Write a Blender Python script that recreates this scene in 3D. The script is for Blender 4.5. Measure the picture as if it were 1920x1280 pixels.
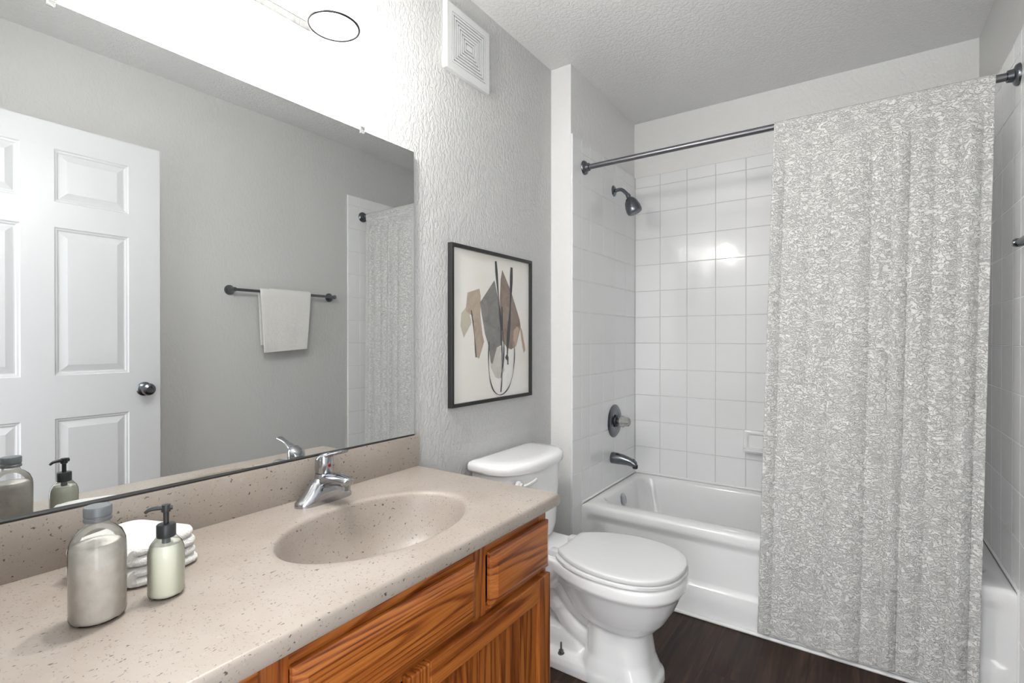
import bpy, bmesh, math, random
from mathutils import Vector, Matrix, noise
random.seed(7)
PI = math.pi
for o in list(bpy.data.objects): bpy.data.objects.remove(o)
S = bpy.context.scene
C = S.collection
# axes: X = across the room from the mirror wall, Y = along the room towards the tub, Z = up

# ------------------------------------------------------------------ camera
cd = bpy.data.cameras.new('camera'); cam = bpy.data.objects.new('camera', cd); C.objects.link(cam)
cd.sensor_fit = 'HORIZONTAL'; cd.sensor_width = 36.0; cd.lens = 938.55/1920*36.0
cd.clip_start = 0.02
cam.location = (1.2063, 0.0, 1.1681)
cam.rotation_euler = (math.radians(90-0.2187), 0, math.radians(34.616))
S.camera = cam
# ------------------------------------------------------------------ world, exposure
w = bpy.data.worlds.new('world'); S.world = w; w.use_nodes = True
w.node_tree.nodes['Background'].inputs[0].default_value = (0.97, 0.985, 1.0, 1)
w.node_tree.nodes['Background'].inputs[1].default_value = 2.2
vs = S.view_settings
vs.view_transform = 'Standard'; vs.look = 'None'; vs.gamma = 1.0; vs.use_curve_mapping = False
vs.exposure = 1.1
BULB_GLOW = 390.0

# ------------------------------------------------------------------ node helpers
class NT:
    def __init__(s, name):
        s.m = bpy.data.materials.new(name); s.m.use_nodes = True
        s.t = s.m.node_tree; s.b = s.t.nodes['Principled BSDF']
    def n(s, typ, **kw):
        nd = s.t.nodes.new('ShaderNode'+typ)
        for k, v in kw.items():
            if k == 'ins':
                for kk, vv in v.items():
                    if isinstance(vv, bpy.types.NodeSocket): s.t.links.new(vv, nd.inputs[kk])
                    else: nd.inputs[kk].default_value = vv
            else: setattr(nd, k, v)
        return nd
    def l(s, a, b): s.t.links.new(a, b)
    def P(s, **kw):
        for k, v in kw.items():
            k = k.replace('_', ' ')
            if isinstance(v, bpy.types.NodeSocket): s.l(v, s.b.inputs[k])
            else: s.b.inputs[k].default_value = v
    def coords(s, scale=(1,1,1), rot=(0,0,0), loc=(0,0,0)):
        tc = s.n('TexCoord'); mp = s.n('Mapping')
        mp.inputs['Scale'].default_value = scale; mp.inputs['Rotation'].default_value = rot; mp.inputs['Location'].default_value = loc
        s.l(tc.outputs['Object'], mp.inputs['Vector']); return mp.outputs['Vector']
    def noise(s, vec, scale, detail=2, rough=.5, dist=0.0):
        return s.n('TexNoise', ins={'Vector': vec, 'Scale': scale, 'Detail': detail, 'Roughness': rough, 'Distortion': dist}).outputs['Fac']
    def ramp(s, fac, stops, interp='LINEAR'):
        r = s.n('ValToRGB'); r.color_ramp.interpolation = interp
        e = r.color_ramp.elements
        while len(e) < len(stops): e.new(0.5)
        for i, (p, c) in enumerate(stops):
            e[i].position = p
            e[i].color = (c, c, c, 1) if isinstance(c, (int, float)) else (*c, 1)
        s.l(fac, r.inputs['Fac']); return r.outputs['Color']
    def mix(s, fac, a, b, mode='MIX'):
        m = s.n('MixRGB', blend_type=mode)
        for k, v in (('Fac', fac), ('Color1', a), ('Color2', b)):
            if isinstance(v, bpy.types.NodeSocket): s.l(v, m.inputs[k])
            else: m.inputs[k].default_value = v if isinstance(v, (int, float)) else (*v, 1)
        return m.outputs['Color']
    def math(s, op, a, b=0.0):
        m = s.n('Math', operation=op)
        for i, v in enumerate((a, b)):
            if isinstance(v, bpy.types.NodeSocket): s.l(v, m.inputs[i])
            else: m.inputs[i].default_value = v
        return m.outputs[0]
    def bump(s, h, dist, strength=1.0, prev=None):
        b = s.n('Bump', ins={'Height': h, 'Distance': dist, 'Strength': strength})
        if prev is not None: s.l(prev, b.inputs['Normal'])
        return b.outputs['Normal']

def plain(name, col, rough=.5, metal=0.0, **kw):
    t = NT(name); t.P(Base_Color=(*col, 1), Roughness=rough, Metallic=metal, **kw); return t.m

# ------------------------------------------------------------------ materials
def wall_paint(name, col, amp, scale=75, stretch=.55):
    t = NT(name); v = t.coords(scale=(1, 1, stretch))
    n1 = t.noise(v, scale, 3, .55, .6); n2 = t.noise(v, scale*2.7, 2, .5, .3)
    h = t.ramp(n1, [(.40, 0.0), (.56, 1.0)])
    h2 = t.mix(.18, h, n2)
    t.P(Base_Color=(*col, 1), Roughness=.42, Normal=t.bump(h2, amp, .8)); return t.m
M_wall_dimmed = wall_paint('wall_paint', (.565, .565, .56), .0019, 92)  # same paint as the alcove, colour lowered to imitate dimmer light
M_wall_fine_dimmed = wall_paint('wall_paint_light_texture_dimmed', (.565, .565, .557), .0006, 70)  # colour lowered likewise, to dim this wall and its bounce light
M_wall_smooth_lit = wall_paint('wall_paint_fine_lit', (.79, .788, .778), .0007, 60)  # same paint kept lighter, so jog and alcove look better lit
M_ceiling = wall_paint('ceiling_paint', (.79, .79, .785), .0020, 75, 1.0)
M_trim = plain('trim_paint', (.86, .86, .855), .35)
M_door = plain('door_paint', (.60, .61, .625), .38)
def tile_mat():
    t = NT('white_tile'); v = t.coords()
    t.P(Base_Color=(.84, .845, .85, 1), Roughness=.09, Coat_Weight=.3, Coat_Roughness=.05, Normal=t.bump(t.noise(v, 9, 1), .002, .5)); return t.m
M_tile = tile_mat()
M_grout2 = plain('white_grout', (.74, .745, .745), .5)
M_grout = plain('grout', (.60, .60, .59), .8)
M_porc = plain('porcelain', (.86, .865, .87), .08, Coat_Weight=.5, Coat_Roughness=.03)
M_tub = plain('tub_enamel', (.84, .845, .85), .12, Coat_Weight=.4, Coat_Roughness=.05)
M_seat = plain('seat_plastic', (.67, .675, .675), .22)
M_chrome = plain('chrome', (.46, .47, .50), .1, 1.0)
M_pewter = plain('dark_pewter', (.17, .18, .20), .25, 1.0)
M_rod = plain('brushed_nickel_rod', (.20, .20, .22), .36, 1.0)
M_black = plain('black_plastic', (.025, .027, .03), .35)
M_dark = plain('dark_gap', (.03, .03, .03), .8)
M_mirror = plain('mirror_silver', (.73, .745, .745), .0, 1.0)
M_vent = plain('vent_plastic', (.66, .67, .67), .35)
M_frame = plain('frame_black', (.018, .018, .018), .45)
M_red = plain('red_dot', (.25, .01, .015), .3)
M_clip = plain('clear_plastic', (.9, .9, .9), .1, Transmission_Weight=.85, IOR=1.45)
M_acrylic = plain('acrylic_knob', (.62, .62, .60), .12, Transmission_Weight=.6, IOR=1.49)
def thin_glass():
    t = NT('thin_bottle_glass'); out = t.t.nodes['Material Output']
    tp = t.n('BsdfTransparent', ins={'Color': (.955, .965, .955, 1)}); gl = t.n('BsdfGlossy', ins={'Color': (1, 1, 1, 1), 'Roughness': .03})
    fr = t.n('Fresnel', ins={'IOR': 1.42}); mx = t.n('MixShader'); t.l(fr.outputs[0], mx.inputs[0]); t.l(tp.outputs[0], mx.inputs[1]); t.l(gl.outputs[0], mx.inputs[2])
    t.l(mx.outputs[0], out.inputs['Surface']); return t.m
M_glass = thin_glass()
M_salts = None
def powder():
    t = NT('bath_powder'); v = t.coords()
    n = t.noise(v, 60, 3)
    t.P(Base_Color=t.ramp(n, [(.3, (.68, .63, .58)), (.7, (.78, .74, .70))]), Roughness=.6, Normal=t.bump(n, .003, .6)); return t.m
M_salts = powder()
M_lotion = plain('lotion', (.90, .895, .79), .35)
M_alu = plain('cap_aluminium', (.20, .215, .23), .45, .5)
def counter_mat():
    t = NT('cultured_marble'); v = t.coords()
    big = t.noise(v, 7, 3, .55)
    base = t.ramp(big, [(.32, (.325, .280, .240)), (.68, (.375, .330, .292))])
    w1 = t.coords(scale=(1, 2.3, 1.5), rot=(0, 0, .6))
    f1 = t.ramp(t.noise(w1, 155, 1.5, .5, .4), [(.66, 0.0), (.70, 1.0)])
    w2 = t.coords(scale=(2.2, 1, 1.4), rot=(.3, 0, -.5), loc=(3, 1, 2))
    f2 = t.ramp(t.noise(w2, 125, 1.5, .5, .5), [(.682, 0.0), (.71, 1.0)])
    col = t.mix(t.math('MULTIPLY', f1, .55), base, (.17, .125, .09))
    col = t.mix(t.math('MULTIPLY', f2, .85), col, (.05, .038, .03))
    w3 = t.coords(loc=(7, 3, 1))
    f3 = t.ramp(t.noise(w3, 95, 2), [(.66, 0.0), (.71, 1.0)])
    col = t.mix(t.math('MULTIPLY', f3, .10), col, (.55, .52, .49))
    t.P(Base_Color=col, Roughness=.42, Coat_Weight=.06, Coat_Roughness=.25); return t.m
M_counter = counter_mat()
def oak(name, axis, tone=1.0, seed=0.0):
    t = NT(name)
    st = {'Y': (.35, .07, 1), 'Z': (.5, 1, .06)}[axis]
    v = t.coords(scale=st, loc=(seed, seed*1.7, seed*.6))
    field = t.noise(v, 8, 2, .45, .3)
    rings = t.math('FRACT', t.math('MULTIPLY', field, 17.0))
    grain = t.ramp(rings, [(0, .1), (.10, .0), (.45, .8), (.85, 1.0), (1, .1)])
    st2 = {'Y': (.4, .022, 1), 'Z': (.5, 1, .022)}[axis]
    v2 = t.coords(scale=st2, loc=(seed, 0, 0))
    pores = t.ramp(t.noise(v2, 330, 2, .6), [(.38, 0.0), (.60, 1.0)])
    var = t.noise(t.coords(scale=st2, loc=(0, seed, 0)), 14, 2)
    c = t.ramp(t.mix(.38, grain, pores), [(0.05, (.13*tone, .028*tone, .004*tone)), (.45, (.33*tone, .088*tone, .013*tone)), (.95, (.50*tone, .17*tone, .032*tone))])
    c = t.mix(.6, c, t.ramp(var, [(.3, (.70, .60, .55)), (.7, (1.2, 1.2, 1.2))]), 'MULTIPLY')
    t.P(Base_Color=c, Roughness=.32, Coat_Weight=.3, Coat_Roughness=.2); return t.m
M_oak_h = oak('oak_horizontal', 'Y', .82, .3)
M_oak_h2 = oak('oak_horizontal_b', 'Y', .82, 2.9)
M_oak_v = oak('oak_vertical', 'Z', .80, .8)
def floor_mat():
    t = NT('dark_plank_floor'); tc = t.n('TexCoord'); sx = t.n('SeparateXYZ'); t.l(tc.outputs['Object'], sx.inputs[0])
    cb = t.n('CombineXYZ'); t.l(sx.outputs['Y'], cb.inputs['X']); t.l(sx.outputs['X'], cb.inputs['Y'])
    br = t.n('TexBrick', offset=.37, ins={'Vector': cb.outputs[0], 'Scale': 1.0, 'Mortar Size': .0012, 'Brick Width': .92, 'Row Height': .152, 'Bias': 0.0,
             'Color1': (.2, .2, .2, 1), 'Color2': (.8, .8, .8, 1), 'Mortar': (.5, .5, .5, 1)})
    v = t.coords(scale=(1, .06, 1))
    off = t.n('VectorMath', operation='ADD'); t.l(v, off.inputs[0]); t.l(br.outputs['Color'], off.inputs[1])
    g = t.noise(off.outputs[0], 55, 5, .65, .6)
    g2 = t.noise(off.outputs[0], 12, 2, .5, 1.0)
    c = t.ramp(t.mix(.45, g, g2), [(.34, (.012, .006, .004)), (.5, (.034, .0178, .012)), (.66, (.080, .045, .032))])
    c = t.mix(.55, c, t.ramp(br.outputs['Color'], [(.2, (.62, .6, .6)), (.8, (1.2, 1.15, 1.1))]), 'MULTIPLY')
    c = t.mix(br.outputs['Fac'], c, (.012, .008, .006))
    t.P(Base_Color=c, Roughness=.55, Specular_IOR_Level=.35, Normal=t.bump(g, .0008, .5)); return t.m
M_floor = floor_mat()
def cloth(name, col, scale, dist, rough=.9):
    t = NT(name); v = t.coords()
    n = t.noise(v, scale, 3, .6, .8)
    t.P(Base_Color=(*col, 1), Roughness=rough, Sheen_Weight=.2, Normal=t.bump(n, dist, .9)); return t.m
M_towel = cloth('white_terry', (.86, .85, .83), 330, .004)
M_towel2 = cloth('cream_terry', (.93, .915, .89), 300, .007)
def curtain_mat():
    t = NT('crinkled_curtain'); v = t.coords(scale=(1, 1, 1.6))
    n = t.noise(v, 64, 2, .45, 1.2)
    h = t.math('ABSOLUTE', t.math('SUBTRACT', n, .5))
    h = t.ramp(h, [(0.0, 0.0), (.07, 1.0)])
    n2 = t.noise(v, 170, 2)
    hh = t.mix(.12, h, n2)
    t.P(Base_Color=(.92, .915, .90, 1), Roughness=.75, Sheen_Weight=.1, Normal=t.bump(hh, .0046, .9))
    out = t.t.nodes['Material Output']; tr = t.n('BsdfTranslucent', ins={'Color': (.9, .9, .88, 1)}); mx = t.n('MixShader', ins={0: .25})
    t.l(t.b.outputs[0], mx.inputs[1]); t.l(tr.outputs[0], mx.inputs[2]); t.l(mx.outputs[0], out.inputs['Surface']); return t.m
M_curtain = curtain_mat()
def shade_mat():
    t = NT('frosted_shade'); out = t.t.nodes['Material Output']
    tr = t.n('BsdfTranslucent', ins={'Color': (.95, .95, .93, 1)}); df = t.n('BsdfDiffuse', ins={'Color': (.93, .93, .93, 1)})
    gl = t.n('BsdfGlossy', ins={'Color': (.95, .95, .95, 1), 'Roughness': .15})
    m1 = t.n('MixShader', ins={0: .45}); t.l(tr.outputs[0], m1.inputs[1]); t.l(df.outputs[0], m1.inputs[2])
    m2 = t.n('MixShader', ins={0: .08}); t.l(m1.outputs[0], m2.inputs[1]); t.l(gl.outputs[0], m2.inputs[2])
    tp = t.n('BsdfTransparent', ins={'Color': (.97, .97, .96, 1)}); m3 = t.n('MixShader', ins={0: .62}); t.l(m2.outputs[0], m3.inputs[1]); t.l(tp.outputs[0], m3.inputs[2])
    t.l(m3.outputs[0], out.inputs['Surface']); return t.m
M_shade = shade_mat()
def emis(name, col, s):
    t = NT(name); t.P(Base_Color=(*col, 1), Emission_Color=(*col, 1), Emission_Strength=s); return t.m
M_dark_edge = plain('painted_dark_edge', (.012, .012, .0125), .25)  # near-black stands in for dark refraction in clear glass and shade under the plate
M_bulb = emis('bulb_glow', (1.0, .985, .962), BULB_GLOW)

# ------------------------------------------------------------------ mesh helpers
def obj(name, bm, mats, parent=None, smooth=35, kind=None):
    if parent is not None:
        root = parent; L = Vector((0, 0, 0))
        while root is not None: L += root.location; root = root.parent
        bmesh.ops.translate(bm, vec=-L, verts=bm.verts)
    bmesh.ops.recalc_face_normals(bm, faces=bm.faces) if not getattr(bm, '_keep', False) else None
    me = bpy.data.meshes.new(name); bm.to_mesh(me); bm.free()
    for m in (mats if isinstance(mats, (list, tuple)) else [mats]): me.materials.append(m)
    if smooth:
        for p in me.polygons: p.use_smooth = True
        me.set_sharp_from_angle(angle=math.radians(smooth))
    o = bpy.data.objects.new(name, me); C.objects.link(o)
    if parent is not None: o.parent = parent
    if kind: o['kind'] = kind
    return o
def thing(name, label, cat, loc, group=None):
    o = bpy.data.objects.new(name, None); C.objects.link(o); o.location = loc
    o.empty_display_size = .05; o['label'] = label; o['category'] = cat
    if group: o['group'] = group
    return o
def tag(o, label, cat, group=None):
    o['label'] = label; o['category'] = cat
    if group: o['group'] = group
    return o
def origin(o, loc):
    L = Vector(loc); o.data.transform(Matrix.Translation(-L)); o.location = L; return o
def nb(): return bmesh.new()
def box(bm, x0, x1, y0, y1, z0, z1, bev=0.0, seg=2, mi=0):
    v = [bm.verts.new((x, y, z)) for x in (x0, x1) for y in (y0, y1) for z in (z0, z1)]
    F = [(0,1,3,2), (4,6,7,5), (0,4,5,1), (2,3,7,6), (0,2,6,4), (1,5,7,3)]
    fs = [bm.faces.new([v[i] for i in f]) for f in F]
    for f in fs: f.material_index = mi
    if bev:
        es = list({e for f in fs for e in f.edges})
        r = bmesh.ops.bevel(bm, geom=es, offset=bev, segments=seg, profile=.5, affect='EDGES')
        for f in r['faces']: f.material_index = mi
def loft(bm, rings, cap0=True, cap1=True, closed=True, mi=0):
    R = [[bm.verts.new(p) for p in r] for r in rings]; n = len(R[0])
    for a, b in zip(R[:-1], R[1:]):
        for i in range(n if closed else n-1):
            f = bm.faces.new((a[i], a[(i+1) % n], b[(i+1) % n], b[i])); f.material_index = mi
    if cap0: bm.faces.new(list(reversed(R[0]))).material_index = mi
    if cap1: bm.faces.new(R[-1]).material_index = mi
    return R
def lathe(bm, prof, c, axis='Z', n=40, cap0=True, cap1=True, mi=0, sc=(1, 1)):
    rings = []
    for r, h in prof:
        ring = []
        for i in range(n):
            a = 2*PI*i/n; u, v = r*math.cos(a)*sc[0], r*math.sin(a)*sc[1]
            p = {'Z': (u, v, h), 'X': (h, u, v), 'Y': (v, h, u)}[axis]
            ring.append((c[0]+p[0], c[1]+p[1], c[2]+p[2]))
        rings.append(ring)
    loft(bm, rings, cap0, cap1, mi=mi)
def catmull(P, n):
    P = [Vector(p) for p in P]; out = []
    for i in range(len(P)-1):
        p0 = P[i-1] if i else P[0]*2-P[1]; p1, p2 = P[i], P[i+1]; p3 = P[i+2] if i+2 < len(P) else P[-1]*2-P[-2]
        for k in range(n):
            t = k/n
            out.append(.5*((2*p1)+(p2-p0)*t+(2*p0-5*p1+4*p2-p3)*t*t+(3*p1-p0-3*p2+p3)*t**3))
    out.append(P[-1]); return out
def tube(bm, pts, rad, n=16, cap=True, mi=0, flat=None):
    pts = [Vector(p) for p in pts]; rings = []; up = Vector((0, 0, 1)); prev = None
    for i, p in enumerate(pts):
        t = (pts[min(i+1, len(pts)-1)]-pts[max(i-1, 0)]).normalized()
        if prev is None:
            u = t.cross(up)
            if u.length < 1e-3: u = t.cross(Vector((1, 0, 0)))
        else: u = prev - t*prev.dot(t)
        u.normalize(); prev = u; v = t.cross(u)
        r = rad[i] if isinstance(rad, (list, tuple)) else rad
        ra, rb = (r if isinstance(r, (list, tuple)) else (r, r))
        rings.append([p+u*ra*math.cos(2*PI*k/n)+v*rb*math.sin(2*PI*k/n) for k in range(n)])
    loft(bm, rings, cap, cap, mi=mi)
def rrect(cx, cy, hx, hy, r, z, n=8):
    P = []
    for sx, sy, a0 in ((1, 1, 0), (-1, 1, PI/2), (-1, -1, PI), (1, -1, 3*PI/2)):
        for k in range(n+1):
            a = a0+PI/2*k/n
            P.append((cx+sx*(hx-r)+r*math.cos(a), cy+sy*(hy-r)+r*math.sin(a), z))
    return P
def smooth01(t): t = max(0.0, min(1.0, t)); return t*t*(3-2*t)

H = 2.4513; JG = .1059; XR = 1.63; YJ = 2.0765; YB = 2.8835; YN = .06
# ------------------------------------------------------------------ room shell
bm = nb(); box(bm, -.15, XR+.15, -1.3, YB+.15, -.06, 0.0)
obj('floor', bm, M_floor, kind='structure', smooth=0)
bm = nb(); box(bm, -.15, XR+.15, -.10, YB+.15, H, H+.06)
obj('ceiling', bm, M_ceiling, kind='structure', smooth=0)
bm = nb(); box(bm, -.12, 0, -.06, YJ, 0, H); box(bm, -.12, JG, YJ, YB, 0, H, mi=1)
obj('wall_left', bm, [M_wall_dimmed, M_wall_smooth_lit], kind='structure', smooth=0)
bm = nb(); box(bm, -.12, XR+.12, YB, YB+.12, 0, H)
obj('wall_far', bm, M_wall_smooth_lit, kind='structure', smooth=0)
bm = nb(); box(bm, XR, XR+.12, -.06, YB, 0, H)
obj('wall_right', bm, M_wall_fine_dimmed, kind='structure', smooth=0)
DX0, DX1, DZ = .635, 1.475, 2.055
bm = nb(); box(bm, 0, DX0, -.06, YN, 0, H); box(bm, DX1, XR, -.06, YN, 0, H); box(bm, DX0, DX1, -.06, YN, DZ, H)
obj('wall_near', bm, M_wall_fine_dimmed, kind='structure', smooth=0)
bm = nb()
box(bm, DX0-.055, DX0+.004, YN, YN+.014, 0, DZ+.055, .003); box(bm, DX1-.004, DX1+.055, YN, YN+.014, 0, DZ+.055, .003)
box(bm, DX0+.004, DX1-.004, YN, YN+.014, DZ-.004, DZ+.055, .003)
obj('trim_1', bm, M_trim, kind='structure')
bm = nb(); box(bm, 0, .012, 1.16, YJ, 0, .085, .003)
obj('baseboard_left', bm, M_trim, kind='structure')
bm = nb(); box(bm, XR-.012, XR, YN, 2.085, 0, .085, .003)
obj('baseboard_right', bm, M_trim, kind='structure')

# tiled tub surround: every tile a bevelled slab on a grout bed
def tiles(name, fixed, nx, ub, vb, plane, skip=None, thick=.008):
    # plane 'X': u=Y, v=Z at X=fixed, facing sign nx; plane 'Y': u=X, v=Z
    bm = nb()
    def P(u, v, d): return (fixed+nx*d, u, v) if plane == 'X' else (u, fixed+nx*d, v)
    g = .0011; gu = .0011 if plane == 'Y' else .0004; b = .0014; tk = 1.0 if plane == 'Y' else .25
    for i in range(len(ub)-1):
        for j in range(len(vb)-1):
            if skip and skip(i, j): continue
            u0, u1, v0, v1 = ub[i], ub[i+1], vb[j], vb[j+1]
            # grout bed
            lo = [bm.verts.new(P(u, v, 0)) for u, v in ((u0, v0), (u1, v0), (u1, v1), (u0, v1))]
            hi = [bm.verts.new(P(u, v, thick-.0016)) for u, v in ((u0, v0), (u1, v0), (u1, v1), (u0, v1))]
            for k in range(4):
                f = bm.faces.new((lo[k], lo[(k+1) % 4], hi[(k+1) % 4], hi[k])); f.material_index = 0 if (i in (0, len(ub)-2)) else 1
            f = bm.faces.new(hi); f.material_index = 1
            tu, tv = random.uniform(-.0028, .0028)*tk, random.uniform(-.0022, .0022)*tk
            def q(u, v, d): return P(u, v, d+tu*(u-(u0+u1)/2)+tv*(v-(v0+v1)/2))
            A = [bm.verts.new(P(u, v, thick-.0018)) for u, v in ((u0+gu, v0+g), (u1-gu, v0+g), (u1-gu, v1-g), (u0+gu, v1-g))]
            B = [bm.verts.new(q(u, v, thick)) for u, v in ((u0+gu+b, v0+g+b), (u1-gu-b, v0+g+b), (u1-gu-b, v1-g-b), (u0+gu+b, v1-g-b))]
            for k in range(4): bm.faces.new((A[k], A[(k+1) % 4], B[(k+1) % 4], B[k]))
            bm.faces.new(B)
    bmesh.ops.remove_doubles(bm, verts=bm.verts, dist=1e-5)
    return obj(name, bm, [M_tile, M_grout if plane == 'Y' else M_grout2], kind='structure', smooth=0)
T = .1527
vb = [0.0, .0782, .2309, .3836] + [.3836+T*k for k in range(1, 12)] + [2.128]
ubY = [YJ+.003, YJ+.05] + [YB-.0085-.152*k for k in (4, 3, 2, 1, 0)]
ubY = [YJ+.003, 2.1722, 2.267] + [2.267+.1527*k for k in range(1, 4)] + [2.8755]
sk = lambda i, j: (j < 3 and i >= 1)
tiles('wall_tile_left', JG, 1, ubY, vb, 'X', sk)
tiles('wall_tile_right', XR, -1, ubY, vb, 'X', sk)
ubX = [JG+.008, .264] + [.264+.1525*k for k in range(1, 9)] + [XR-.008]
tiles('wall_tile_far', YB, -1, ubX, vb[3:], 'Y')

# ------------------------------------------------------------------ bathtub
def bathtub():
    t = thing('bathtub', 'white alcove bathtub with a stepped front apron under the white tiles', 'bathtub', (.87, 2.53, 0))
    bm = nb(); zt = .3805; n = 12
    x0, x1, y0, y1 = JG+.0085, XR-.0085, 2.174, YB-.0085
    N = 4*(n+1)
    # rim: outer rounded edge -> inner edge -> basin
    def rr(ax0, ax1, ay0, ay1, r, z): return rrect((ax0+ax1)/2, (ay0+ay1)/2, (ax1-ax0)/2, (ay1-ay0)/2, r, z, n)
    ix0, ix1, iy0, iy1 = x0+.05, x1-.055, y0+.092, y1-.045
    rings = [rr(x0, x1, y0, y1, .004, zt-.03), rr(x0, x1, y0, y1, .004, zt-.014), rr(x0+.004, x1-.004, y0+.004, y1-.004, .006, zt-.004),
             rr(x0+.012, x1-.012, y0+.013, y1-.012, .012, zt), rr(ix0-.012, ix1+.012, iy0-.012, iy1+.012, .10, zt),
             rr(ix0-.003, ix1+.003, iy0-.003, iy1+.003, .092, zt-.004), rr(ix0+.004, ix1-.004, iy0+.004, iy1-.004, .088, zt-.016),
             rr(ix0+.018, ix1-.03, iy0+.012, iy1-.012, .09, zt-.08), rr(ix0+.045, ix1-.10, iy0+.03, iy1-.03, .10, zt-.2),
             rr(ix0+.075, ix1-.19, iy0+.05, iy1-.05, .12, zt-.275), rr(ix0+.13, ix1-.28, iy0+.11, iy1-.11, .13, zt-.305),
             rr(ix0+.2, ix1-.36, iy0+.18, iy1-.18, .06, zt-.31)]
    loft(bm, rings, False, True)
    # apron: profile (depth behind the front plane, height), recessed between the ends
    prof = [(.004, zt-.016, 0), (0, zt-.03, 0), (0, zt-.05, .2), (0, zt-.066, 1), (0, .30, 1), (0, .22, 1), (0, .15, 1), (0, .137, .9), (0, .128, .15), (0, .122, 0), (0, .06, 0), (0, 0, 0)]
    NX = 60; rows = []
    for d, z, rec in prof:
        row = []
        for k in range(NX+1):
            u = k/NX
            x = x0+(x1-x0)*(.5-.5*math.cos(PI*u))
            e = min(x-x0, x1-x)
            row.append((x, y0+d+.016*rec*smooth01((e-.012)/.05), z))
        rows.append(row)
    loft(bm, rows, False, False, closed=False)
    bmesh.ops.remove_doubles(bm, verts=bm.verts, dist=1e-4)
    o = obj('basin', bm, M_tub, t, smooth=50)
    # overflow plate on the tap end
    b2 = nb(); lathe(b2, [(.001, .0), (.034, .0), (.034, .003), (.028, .008), (.012, .010), (.001, .010)], (0, 0, 0), 'X', 32)
    bmesh.ops.rotate(b2, cent=(0, 0, 0), matrix=Matrix.Rotation(math.radians(-12), 3, 'Y'), verts=b2.verts)
    bmesh.ops.translate(b2, vec=(JG+.0085+.064, 2.53, .315), verts=b2.verts)
    obj('overflow_plate', b2, M_chrome, t)
    return t
bathtub()
bm = nb()
tube(bm, [(JG+.009, 2.1665, .007), (XR-.001, 2.1665, .007)], .0075, 10)
obj('trim_2', bm, M_trim, kind='structure')

bm = nb()
zc = .3835
tube(bm, [(JG+.009, 2.176, zc), (JG+.009, YB-.012, zc)], .0062, 10); tube(bm, [(XR-.009, 2.176, zc), (XR-.009, YB-.012, zc)], .0062, 10)
tube(bm, [(JG+.009, YB-.0095, zc), (XR-.009, YB-.0095, zc)], .0062, 10)
tube(bm, [(JG+.009, 2.1735, .008), (JG+.009, 2.1735, zc)], .004, 10); tube(bm, [(XR-.009, 2.1735, .008), (XR-.009, 2.1735, zc)], .004, 10)
obj('trim_3', bm, M_trim, kind='structure')

# ------------------------------------------------------------------ curtain rod + curtain
ROD = (2.198, 1.9996)
t = thing('curtain_rod', 'brushed metal shower rod running between the tiled walls above the tub', 'curtain rod', (.87, ROD[0], ROD[1]))
bm = nb(); tube(bm, [(JG+.012, ROD[0], ROD[1]), (XR-.012, ROD[0], ROD[1])], .0125, 24); obj('rod', bm, M_rod, t)
for x, s in ((JG+.008, 1), (XR-.008, -1)):
    bm = nb(); lathe(bm, [(.001, 0), (.034, 0), (.034, s*.004), (.030, s*.010), (.020, s*.014), (.0185, s*.028), (.0135, s*.030), (.001, s*.030)], (x, ROD[0], ROD[1]), 'X', 32)
    obj('flange', bm, M_pewter, t)

def curtain():
    bm = nb(); NXc, NZ = 240, 560
    zb, ztop = .032, ROD[1]+.016
    R = .0165
    # path down the cloth: behind the rod, over it, down the front
    path = []
    for k in range(8): path.append((ROD[0]+R, ROD[1]-.05+.05*k/8, 0.0))
    for k in range(15):
        a = PI*k/14; path.append((ROD[0]+R*math.cos(a), ROD[1]+R*math.sin(a), 0.0))
    Lf = ROD[1]-zb
    for k in range(1, NZ+1):
        u = k/NZ; z = ROD[1]-Lf*u
        path.append((ROD[0]-R-.030*smooth01((u-.01)/.9)+.005*smooth01((u-.014)/.006)-.003*smooth01((u-.026)/.02), z, u))
    rows = []
    for (y, z, u) in path:
        fold = smooth01((u-.022)/.06)
        xl = .938-.047*u; xr = 1.566-.040*u
        row = []
        for i in range(NXc+1):
            s = i/NXc
            ph = s*2*PI
            w1 = 9.0*s+.32*math.sin(ph*1.3+.5)+.16*math.sin(ph*3.1+1)+.06*math.sin(2.2*u+ph)
            kk = int(math.floor(w1)); rv = .55+.45*math.sin(kk*2.4+1.3)
            a0 = abs(math.sin(PI*w1))
            d = -(.0155*rv+.006)*(a0**.85) - .0035*math.sin(ph*2.1+2)
            d = d*fold*(.8+.35*u)
            x = xl+(xr-xl)*s+.0025*math.sin(2*PI*w1+1.2)*fold
            p = Vector((x*70, z*88, s*3+9))
            rg = 1-min(1, abs(noise.noise(p+noise.noise_vector(p*.7)*.5))*4.2)
            cr = -.0014*rg*(1 if u > 0 else .5) + .0012*noise.noise(p*.33)
            if u > .012: yy = y + d - cr*1.0
            else: yy = y - cr*(1 if y < ROD[0] else -1)*.6
            hem = .007*(a0-.6)*rv * u**8
            row.append((x, min(yy, 2.168) if z < .40 else yy, z+hem-(cr*.7 if u == 0 and y < ROD[0]+R*.8 else 0)))
        rows.append(row)
    loft(bm, rows, False, False, closed=False)
    o = obj('shower_curtain', bm, M_curtain, smooth=80)
    sm = o.modifiers.new('thickness', 'SOLIDIFY'); sm.thickness = .0015; sm.offset = 0
    origin(o, (1.24, ROD[0], ROD[1]))
    return tag(o, 'white crinkled shower curtain hanging in folds in front of the tub', 'curtain')
curtain()

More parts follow.
